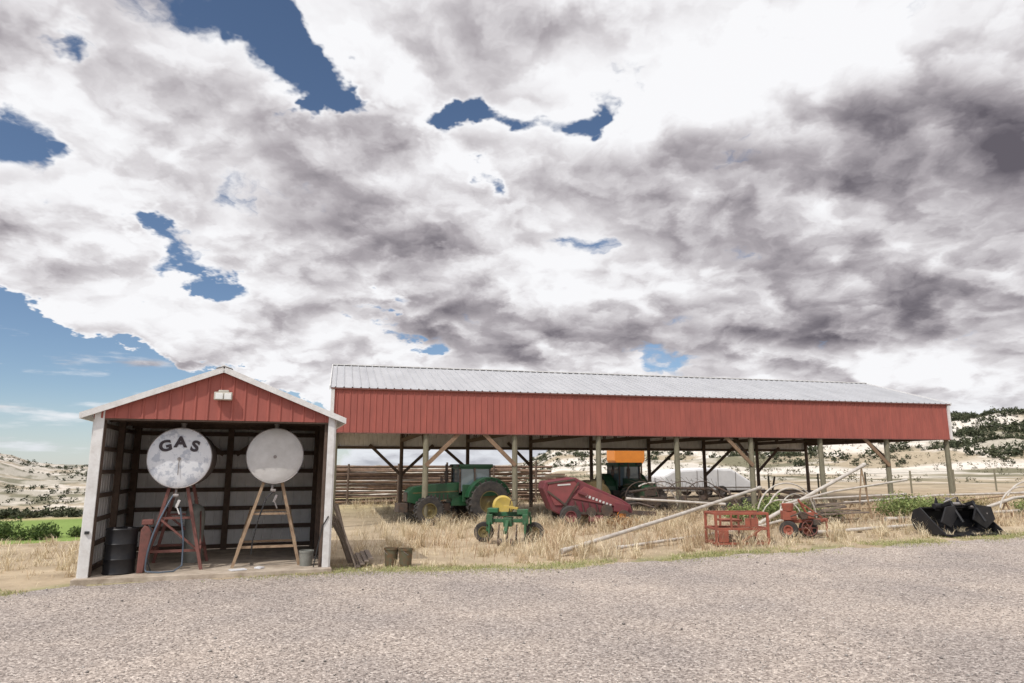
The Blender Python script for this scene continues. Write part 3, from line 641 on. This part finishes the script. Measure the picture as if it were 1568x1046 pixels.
e=empty('disc_harrow',(11.6,30.2,Z(11.6,30.2)),R(18)); g=G()
for i in range(9): g.rev((-1.6+.4*i,0,.3),(1,.15,0),[(-.03,.001),(-.03,.12),(.02,.3),(.025,.3)],20)
g.beam((-1.8,.1,.3),(1.8,.1,.3),.05,.05).beam((-1.8,.1,.75),(1.8,.1,.75),.1,.1).beam((-1.8,1,.75),(1.8,1,.75),.1,.1)
for s in(-1.7,0,1.7): g.beam((s,.1,.3),(s,.1,.8),.06,.06).beam((s,0,.75),(s,1.1,.75),.08,.08)
g.beam((0,.2,.8),(0,-1.6,.6),.1,.1).beam((0,.5,.8),(0,.3,1.4),.06,.06); g.obj('gang',M_dark,e)
e=empty('old_tire_stack',(9.9,29.3,Z(9.9,29.3)),0); gt=G()
for i in range(3): gt.rev((.04*i,0,.2*i),(0,0,1),[(.02,.2),(0,.3),(.03,.38),(.1,.4),(.17,.38),(.2,.3),(.18,.2)],28)
gt.obj('tires',M_tire,e,True)

# ------------------------------------------------------------ pipes
def pipe(pts,r=.05,name='irrigation_pipe',m=M_alu):
    g=G().tube(pts,r,12)
    for a_,b_ in((Vector(pts[0]),Vector(pts[1])),(Vector(pts[-1]),Vector(pts[-2]))):
        d_=(b_-a_).normalized(); g.cyl(a_,a_+d_*.18,r*1.25,n=12)
    return g.obj(name,m,None,True)
pipe([(1.16,16.7,Z(1.2,16.7)+.12),(4.9,20.6,.72),(8.75,24.6,1.38)],.055)
pipe([(2.6,17.4,Z(2.6,17.4)+.1),(7.2,20.9,.33),(9.6,22.6,.65)],.04)
pipe([(7.3,21.4,.30),(10,23,1.3),(12.5,24.6,2.18)],.06)
pipe([(7.9,20.6,1.0),(10.4,22.6,1.32),(13.6,24.0,1.66)],.035)
pipe([(8.5,19.7,Z(8.5,19.7)+.1),(10.4,20.4,Z(10.4,20.4)+.1),(12.4,21.1,Z(12.4,21)+.1)],.05)
pipe([(12.6,26.6,.75),(17.5,28.7,.95),(22.5,30.7,.98)],.05)
pipe([(15.2,23.2,.62),(17.2,24.0,1.05),(19.5,24.9,1.18),(22,26,1.1)],.055)
pipe([(4.2,25.8,.95),(6.0,26.0,.85),(8.0,26.3,.72)],.045)
pipe([(9.3,24.9,.9),(12.5,26,1.0),(15.5,27.5,1.05)],.04)
pipe([(12,22.6,Z(12,22.6)+.15),(15,23.2,Z(15,23)+.2),(17.5,24,Z(17.5,24)+.2)],.05)
pipe([(10.5,25.4,.55),(13,25.9,.6),(16,26.4,.7)],.035,m=M_tan); pipe([(13.5,24.8,.5),(16,25.5,.85),(19,27,1.0)],.03,m=M_tan)
def hoop(x,y,r,w=.02,a0=10,a1=170,rz=0,sx=1.,m=M_alu):
    c,s_=math.cos(rz),math.sin(rz); z=Z(x,y)
    G().tube([(x+r*sx*math.cos(t)*c,y+r*sx*math.cos(t)*s_,z+.25+r*math.sin(t)) for t in np.linspace(R(a0),R(a1),22)],w,6).obj('bent_pipe_hoop',m,None,True)
hoop(9.0,22.6,.95,.025,0,150,.3); hoop(9.2,22.8,.75,.022,0,160,.5); hoop(9.0,22.9,1.1,.025,20,165,.2); hoop(8.6,22.4,.6,.02,0,170,-.2)
hoop(16.6,22.7,.8,.025,20,170,.2,1.2); hoop(17.2,23.2,.95,.025,10,150,.2,1.1); hoop(18.2,23.6,.8,.02,20,170,.4,1.2,M_tan)
hoop(5.5,27.5,1.1,.03,10,120,.2)
g=G()
for (x,y,z) in((8.7,24.5,1.35),(12.3,24.45,2.05),(13.0,26.8,.75),(17.5,28.7,.9),(16.8,23.85,.95),(19.5,24.9,1.1),(22,26,1.05),(15.5,27.5,1.0),(9.6,22.6,.6)):
    g.beam((x-.25,y,Z(x,y)-.05),(x,y,z),.04,.04).beam((x+.25,y+.05,Z(x,y)-.05),(x,y,z),.04,.04)
g.obj('pipe_supports',M_tan,None)

# ------------------------------------------------------------ orange-red steel frame
e=empty('steel_platform_frame',(5.85,18.35,Z(5.85,18.3)),R(4)); g=G()
for x in(-.68,.68):
    for y in(-.35,.4): g.beam((x,y,0),(x,y,.82),.06,.06)
for z in(.06,.42,.80):
    for y in(-.35,.4): g.beam((-.68,y,z),(.68,y,z),.05,.06)
    for x in(-.68,.68): g.beam((x,-.35,z),(x,.4,z),.05,.06)
for x in(-.28,.22): g.beam((x,-.36,.42),(x,-.36,.78),.045,.05).beam((x,.41,.06),(x,.41,.78),.045,.05)
g.box((-.2,0,.62),(.5,.5,.05)).box((.25,-.37,.58),(.34,.03,.22)).box((-.5,-.37,.25),(.26,.03,.3)).beam((-.1,-.37,.06),(.5,-.37,.42),.04,.05)
g.obj('frame',M_ored,e,bevel=.006)
G().cyl((.0,.0,.1),(.45,.0,.12),.12).box((-.3,.05,.16),(.3,.3,.2)).tube([(.3,-.1,.5),(.5,-.2,.85),(.7,-.1,.7)],.015).obj('drum',M_dark,e)

# ------------------------------------------------------------ red auger cart
e=empty('grain_auger_cart',(7.95,19.2,Z(7.9,19.2)),R(-8)); gt=G();gr=G()
wheel(gt,gr,(-.42,-.1,.24),.24,.15,.13,0,(.5,1,0)); wheel(gt,gr,(.2,.35,.24),.24,.15,.13,0,(.5,1,0)); gt.obj('tires',M_tire,e,True); gr.obj('rims',M_ored,e,True)
g=G().box((-.38,0,.62),(.36,.3,.24)).cyl((-.4,-.05,.74),(-.4,-.05,.94),.13,.16).beam((-.5,0,.45),(.65,.1,.5),.09,.09).beam((.2,.1,.5),(-.1,0,1.05),.05,.05).beam((.62,.1,.5),(.62,.1,.02),.05,.05).beam((-.1,0,1.0),(.5,.05,.56),.04,.04).box((.15,.05,.62),(.26,.22,.16)).beam((-.42,-.1,.24),(.2,.35,.24),.06,.06).beam((-.4,0,.5),(-.3,.1,.24),.06,.06)
g.obj('frame_and_hopper',M_ored,e,bevel=.01)
G().cyl((.0,-.12,.62),(.0,.2,.62),.1).tube([(-.38,-.2,.6),(-.1,-.3,.72),(.2,-.2,.6),(.5,-.1,.7)],.02).box((.3,-.1,.45),(.18,.2,.14)).cyl((.62,.1,0),(.62,.1,.05),.09).obj('engine',M_dark,e,bevel=.008)
g=G()
for a_ in np.linspace(0,6.283,7)[:-1]: g.beam((.12,-.12,.3),(.12+.2*math.cos(a_),-.12,.3+.2*math.sin(a_)),.02,.02)
g.tube([(.12+.2*math.cos(t),-.12,.3+.2*math.sin(t)) for t in np.linspace(0,6.283,20)],.015); g.obj('hand_wheel',M_rust,e)

# ------------------------------------------------------------ black loader bucket attachment
e=empty('loader_bucket_attachment',(12.35,19.5,Z(12.3,19.5)),R(14)); g=G()
prof=[(.55,.04),(.62,.0),(-.25,.0),(-.5,.12),(-.6,.35),(-.5,.62),(-.25,.72),(-.25,.68),(-.46,.58),(-.55,.35),(-.45,.16),(-.22,.05)]
n=len(prof); vs=[(-.95,-p[0],p[1]) for p in prof]+[(1.0,-p[0],p[1]) for p in prof]
g.add(vs,[tuple(range(n)),tuple(range(2*n-1,n-1,-1))]+[(i,n+i,n+(i+1)%n,(i+1)%n) for i in range(n)])
for x in(-.97,1.02):
    o=[(-.55,.03),(.25,.0),(.5,.12),(.6,.35),(.5,.62),(.25,.72),(-.1,.4)]
    vs=[(x-.02,a_,b_) for a_,b_ in o]+[(x+.02,a_,b_) for a_,b_ in o]; m_=len(o)
    g.add(vs,[tuple(range(m_)),tuple(range(2*m_-1,m_-1,-1))]+[(i,m_+i,m_+(i+1)%m_,(i+1)%m_) for i in range(m_)])
for x in np.linspace(-.9,.95,9): g.box((x,-.6,.03),(.06,.22,.04))
for x in(-.35,.4): g.beam((x,.35,.68),(x-.05,-.25,.86),.08,.1).cyl((x-.05,-.22,.84),(x,-.5,.35),.035).prism([(x-.1,.6),(x+.1,.6),(x,.98)],.28,.34)
g.box((0,.2,.74),(.9,.2,.12)).box((.62,.2,.72),(.3,.3,.12)).cyl((-.6,.15,.74),(-.2,.15,.74),.08)
g.prism([(-.9,.35),(-.7,.75),(-.4,.78),(-.35,.5),(-.6,.2)],-.35,-.3).prism([(.2,.4),(.35,.8),(.85,.74),(.95,.4),(.6,.15)],-.32,-.27)
g.obj('bucket_shell',M_blackp,e,bevel=.008)
G().tube([(-.3,.1,.85),(-.1,-.1,1.0),(.1,-.1,.8),(.3,0,.78)],.018).cyl((-.1,.1,.8),(.25,.1,.8),.05).box((-.15,.1,.93),(.1,.1,.1)).cyl((.3,-.2,.75),(.7,-.3,.55),.03).obj('hydraulics',M_steel,e,True)

e=empty('scrap_lumber_pile',(10.3,23.4,Z(10.3,23.4)),R(10)); g=G()
for i in range(12): g.beam((random.uniform(-1,0),random.uniform(-.4,.4),.05+.05*i),(random.uniform(.6,1.6),random.uniform(-.4,.4),.05+.05*i+random.uniform(0,.1)),.09,.05)
g.obj('boards',M_plank,e)
g=G()
for i in range(16):
    x=14+i*3.1; y=38+i*.9; g.cyl((x,y,Z(x,y)-.1),(x,y,Z(x,y)+1.3),.05,n=7)
for zz_ in(.5,.85,1.2):
    g.tube([(14+i*3.1,38+i*.9,Z(14+i*3.1,38+i*.9)+zz_) for i in range(16)],.008,4)
g.obj('wire_fence',M_wood2,None)

# ------------------------------------------------------------ light, sky
SEL,SAZ=50,217
sd=Vector((math.sin(R(SAZ))*math.cos(R(SEL)),math.cos(R(SAZ))*math.cos(R(SEL)),math.sin(R(SEL))))
l=bpy.data.lights.new('sun','SUN'); l.energy=2.7; l.angle=R(.6); l.color=(1,.955,.89); lo=bpy.data.objects.new('sun',l); scene.collection.objects.link(lo); lo.rotation_euler=sd.to_track_quat('Z','Y').to_euler()
w=bpy.data.worlds.new('World'); scene.world=w; w.use_nodes=True; nt=w.node_tree; N=nt.nodes; Lk=nt.links; bg=N['Background']; bg.inputs['Strength'].default_value=.1
try:
    w.cycles.sampling_method='MANUAL'; w.cycles.sample_map_resolution=256
except Exception: pass
def val(s,x):
    if isinstance(x,(int,float)): s.default_value=x
    else: Lk.new(x,s)
def mth(op,a,b=None,c=None,clamp=False):
    n=N.new('ShaderNodeMath'); n.operation=op; n.use_clamp=clamp; val(n.inputs[0],a)
    if b is not None: val(n.inputs[1],b)
    if c is not None: val(n.inputs[2],c)
    return n.outputs[0]
def smooth(a,b,x,t0=0,t1=1):
    n=N.new('ShaderNodeMapRange'); n.interpolation_type='SMOOTHSTEP'; val(n.inputs['Value'],x)
    n.inputs['From Min'].default_value=a; n.inputs['From Max'].default_value=b; n.inputs['To Min'].default_value=t0; n.inputs['To Max'].default_value=t1; return n.outputs[0]
def comb(x,y,z):
    n=N.new('ShaderNodeCombineXYZ'); val(n.inputs[0],x);val(n.inputs[1],y);val(n.inputs[2],z); return n.outputs[0]
def noise(v,sc,det=8,ro=.55,dist=0):
    n=N.new('ShaderNodeTexNoise'); n.noise_dimensions='2D'; Lk.new(v,n.inputs['Vector']); n.inputs['Scale'].default_value=sc; n.inputs['Detail'].default_value=det; n.inputs['Roughness'].default_value=ro; n.inputs['Distortion'].default_value=dist; return n.outputs['Fac']
def puff(v,sc,det):
    n=N.new('ShaderNodeTexVoronoi'); n.voronoi_dimensions='2D'; n.feature='F1'; Lk.new(v,n.inputs['Vector']); n.inputs['Scale'].default_value=sc
    n.inputs['Detail'].default_value=det; n.inputs['Roughness'].default_value=.55; n.normalize=True; return mth('SUBTRACT',1,n.outputs['Distance'])
tc=N.new('ShaderNodeTexCoord'); sp=N.new('ShaderNodeSeparateXYZ'); Lk.new(tc.outputs['Generated'],sp.inputs[0]); dx,dy,dz=sp.outputs
sky=N.new('ShaderNodeTexSky'); sky.sky_type='NISHITA'; sky.sun_disc=False; sky.sun_elevation=R(SEL); sky.sun_rotation=R(SAZ); sky.altitude=1600; sky.dust_density=.6; sky.ozone_density=2
azn=mth('MULTIPLY',mth('ARCTAN2',dx,dy),57.2958); eln=mth('MULTIPLY',mth('ARCSINE',dz),57.2958)
den=mth('ADD',mth('MAXIMUM',dz,0),.34); pu0=mth('DIVIDE',dx,den); pv0=mth('DIVIDE',dy,den)
wn=noise(comb(pu0,pv0,0),4.6,5,.62); wn2=noise(comb(mth('ADD',pu0,17.3),pv0,0),4.6,5,.62)
w1=mth('SUBTRACT',wn,.5); w2=mth('SUBTRACT',wn2,.5)
pu=mth('ADD',pu0,mth('MULTIPLY',w1,.16)); pv=mth('ADD',pv0,mth('MULTIPLY',w2,.16))
azw=mth('ADD',azn,mth('MULTIPLY',w1,12)); elw=mth('ADD',eln,mth('MULTIPLY',w2,7))
def gs(a0,e0,sx,sy,rot=0,amp=1):
    c,s_=math.cos(R(rot)),math.sin(R(rot)); a=mth('SUBTRACT',azw,a0); b=mth('SUBTRACT',elw,e0)
    p=mth('MULTIPLY_ADD',a,c/sx,mth('MULTIPLY',b,s_/sx)); q=mth('MULTIPLY_ADD',a,-s_/sy,mth('MULTIPLY',b,c/sy))
    return mth('MULTIPLY',mth('POWER',2.71828,mth('MULTIPLY',mth('MULTIPLY_ADD',p,p,mth('MULTIPLY',q,q)),-1)),amp)
def total(lst):
    r=lst[0]
    for x in lst[1:]: r=mth('ADD',r,x)
    return r
holes=total([gs(-23.2,34.5,3.2,3.6,0,1.0),gs(-20,31.5,4.6,2.8,-45,1.0),gs(-16.8,29.3,3.2,2.1,0,.85),gs(-10,28.6,7,1.0,-4,.7),gs(-2,28.0,6,.95,-2,.62),gs(6.2,28.2,2.4,1.5,20,.72),
  gs(-2.3,23.2,1.8,1.3,0,.8),gs(-29.7,17.4,4.2,1.2,-12,.85),gs(-25.5,14.0,5.5,1.2,-5,.88),gs(-10.8,13.3,2.6,.9,0,.75),gs(-38,22.7,4,2.2,20,.8),gs(-36,29,2.5,1.4,0,.6),gs(-8,9.8,2.4,.8,0,.62),gs(10.2,12.2,1.3,.8,0,.5)])
line=mth('SUBTRACT',0.2,mth('MULTIPLY',azw,.285))
lowgap=mth('MULTIPLY',smooth(-1.4,1.2,mth('SUBTRACT',mth('SUBTRACT',line,elw),-.2)),smooth(-10,-17,azn))
dark=total([gs(22,22.3,15,3.8,-3,.40),gs(37,21.5,8,5,0,.32),gs(26,11.3,15,2.6,3,.44),gs(31,16.5,10,3,0,.20),gs(-10,17,8,2.6,-6,.36),gs(-5,13.6,6,2,0,.30),gs(-31,31,8,3,0,.20),gs(3,8.5,9,2,0,.18),gs(-21,20.5,9,2.4,-8,.20)])
bright=total([gs(20,31,12,3.0,4,.36),gs(3,33,9,3.0,0,.18),gs(-32,11.5,9,2,0,.2),gs(30,6.0,12,1.6,0,.14)])
def DD(ou,ov,det=8):
    v=comb(mth('ADD',pu,ou),mth('ADD',pv,ov),0)
    return mth('ADD',mth('MULTIPLY',noise(v,3.4,det,.54),.62),mth('MULTIPLY',puff(v,4.8,2.0),.38))
D1=DD(0,0); D2=DD(.022,-.065,5)
big=noise(comb(mth('ADD',pu0,5.1),mth('MULTIPLY',pv0,1.35),0),2.6,3,.5)
dens=mth('ADD',mth('MULTIPLY_ADD',mth('SUBTRACT',D1,.60),2.3,.84),mth('MULTIPLY_ADD',holes,-.62,mth('MULTIPLY',lowgap,-.9)))
mask=smooth(.33,.52,dens)
wis=smooth(.54,.72,noise(comb(mth('MULTIPLY',azn,.10),mth('MULTIPLY',eln,.6),0),1.0,6,.55))
mask=mth('MAXIMUM',mask,mth('MULTIPLY',mth('MULTIPLY',wis,lowgap),.85))
shade=mth('MULTIPLY_ADD',mth('SUBTRACT',D1,D2),2.1,.775)
shade=mth('MULTIPLY_ADD',mth('SUBTRACT',.5,big),1.05,shade)
shade=mth('MULTIPLY_ADD',mth('SUBTRACT',D1,.60),.55,shade)
shade=mth('ADD',shade,mth('SUBTRACT',bright,dark))
edgeb=smooth(.72,.42,dens,0,.26); shade=mth('ADD',shade,edgeb,None,True)
cr=N.new('ShaderNodeValToRGB'); Lk.new(shade,cr.inputs[0]); E=cr.color_ramp.elements
E[0].position=0; E[0].color=(.13,.118,.14,1); E[1].position=1; E[1].color=(.95,.95,.97,1)
for p,c in((.2,(.23,.21,.235,1)),(.45,(.42,.39,.415,1)),(.72,(.70,.675,.695,1)),(.88,(.88,.87,.89,1))):
    e_=E.new(p); e_.color=c
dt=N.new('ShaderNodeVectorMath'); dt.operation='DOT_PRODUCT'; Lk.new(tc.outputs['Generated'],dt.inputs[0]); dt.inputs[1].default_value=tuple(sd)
fill_glow=mth('MULTIPLY_ADD',mth('POWER',mth('MAXIMUM',dt.outputs['Value'],0),4),20,10)  # added cloud brightening around the sun, as fill light for shaded interiors
cs=N.new('ShaderNodeVectorMath'); cs.operation='SCALE'; Lk.new(cr.outputs[0],cs.inputs[0]); Lk.new(fill_glow,cs.inputs['Scale'])
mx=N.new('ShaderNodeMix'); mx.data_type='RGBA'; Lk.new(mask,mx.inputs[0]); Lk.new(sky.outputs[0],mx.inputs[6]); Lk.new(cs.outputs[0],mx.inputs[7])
hz=smooth(6,0,eln,0,.45); mh=N.new('ShaderNodeMix'); mh.data_type='RGBA'; Lk.new(hz,mh.inputs[0]); Lk.new(mx.outputs[2],mh.inputs[6]); mh.inputs[7].default_value=(5.6,6.2,7.0,1)
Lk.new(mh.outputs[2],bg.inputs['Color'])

cam=bpy.data.cameras.new('camera'); co=bpy.data.objects.new('camera',cam); scene.collection.objects.link(co); scene.camera=co
co.location=(0,0,2.1); co.rotation_euler=(R(90+10.41),0,0); cam.lens=24; cam.sensor_width=36; cam.clip_end=20000
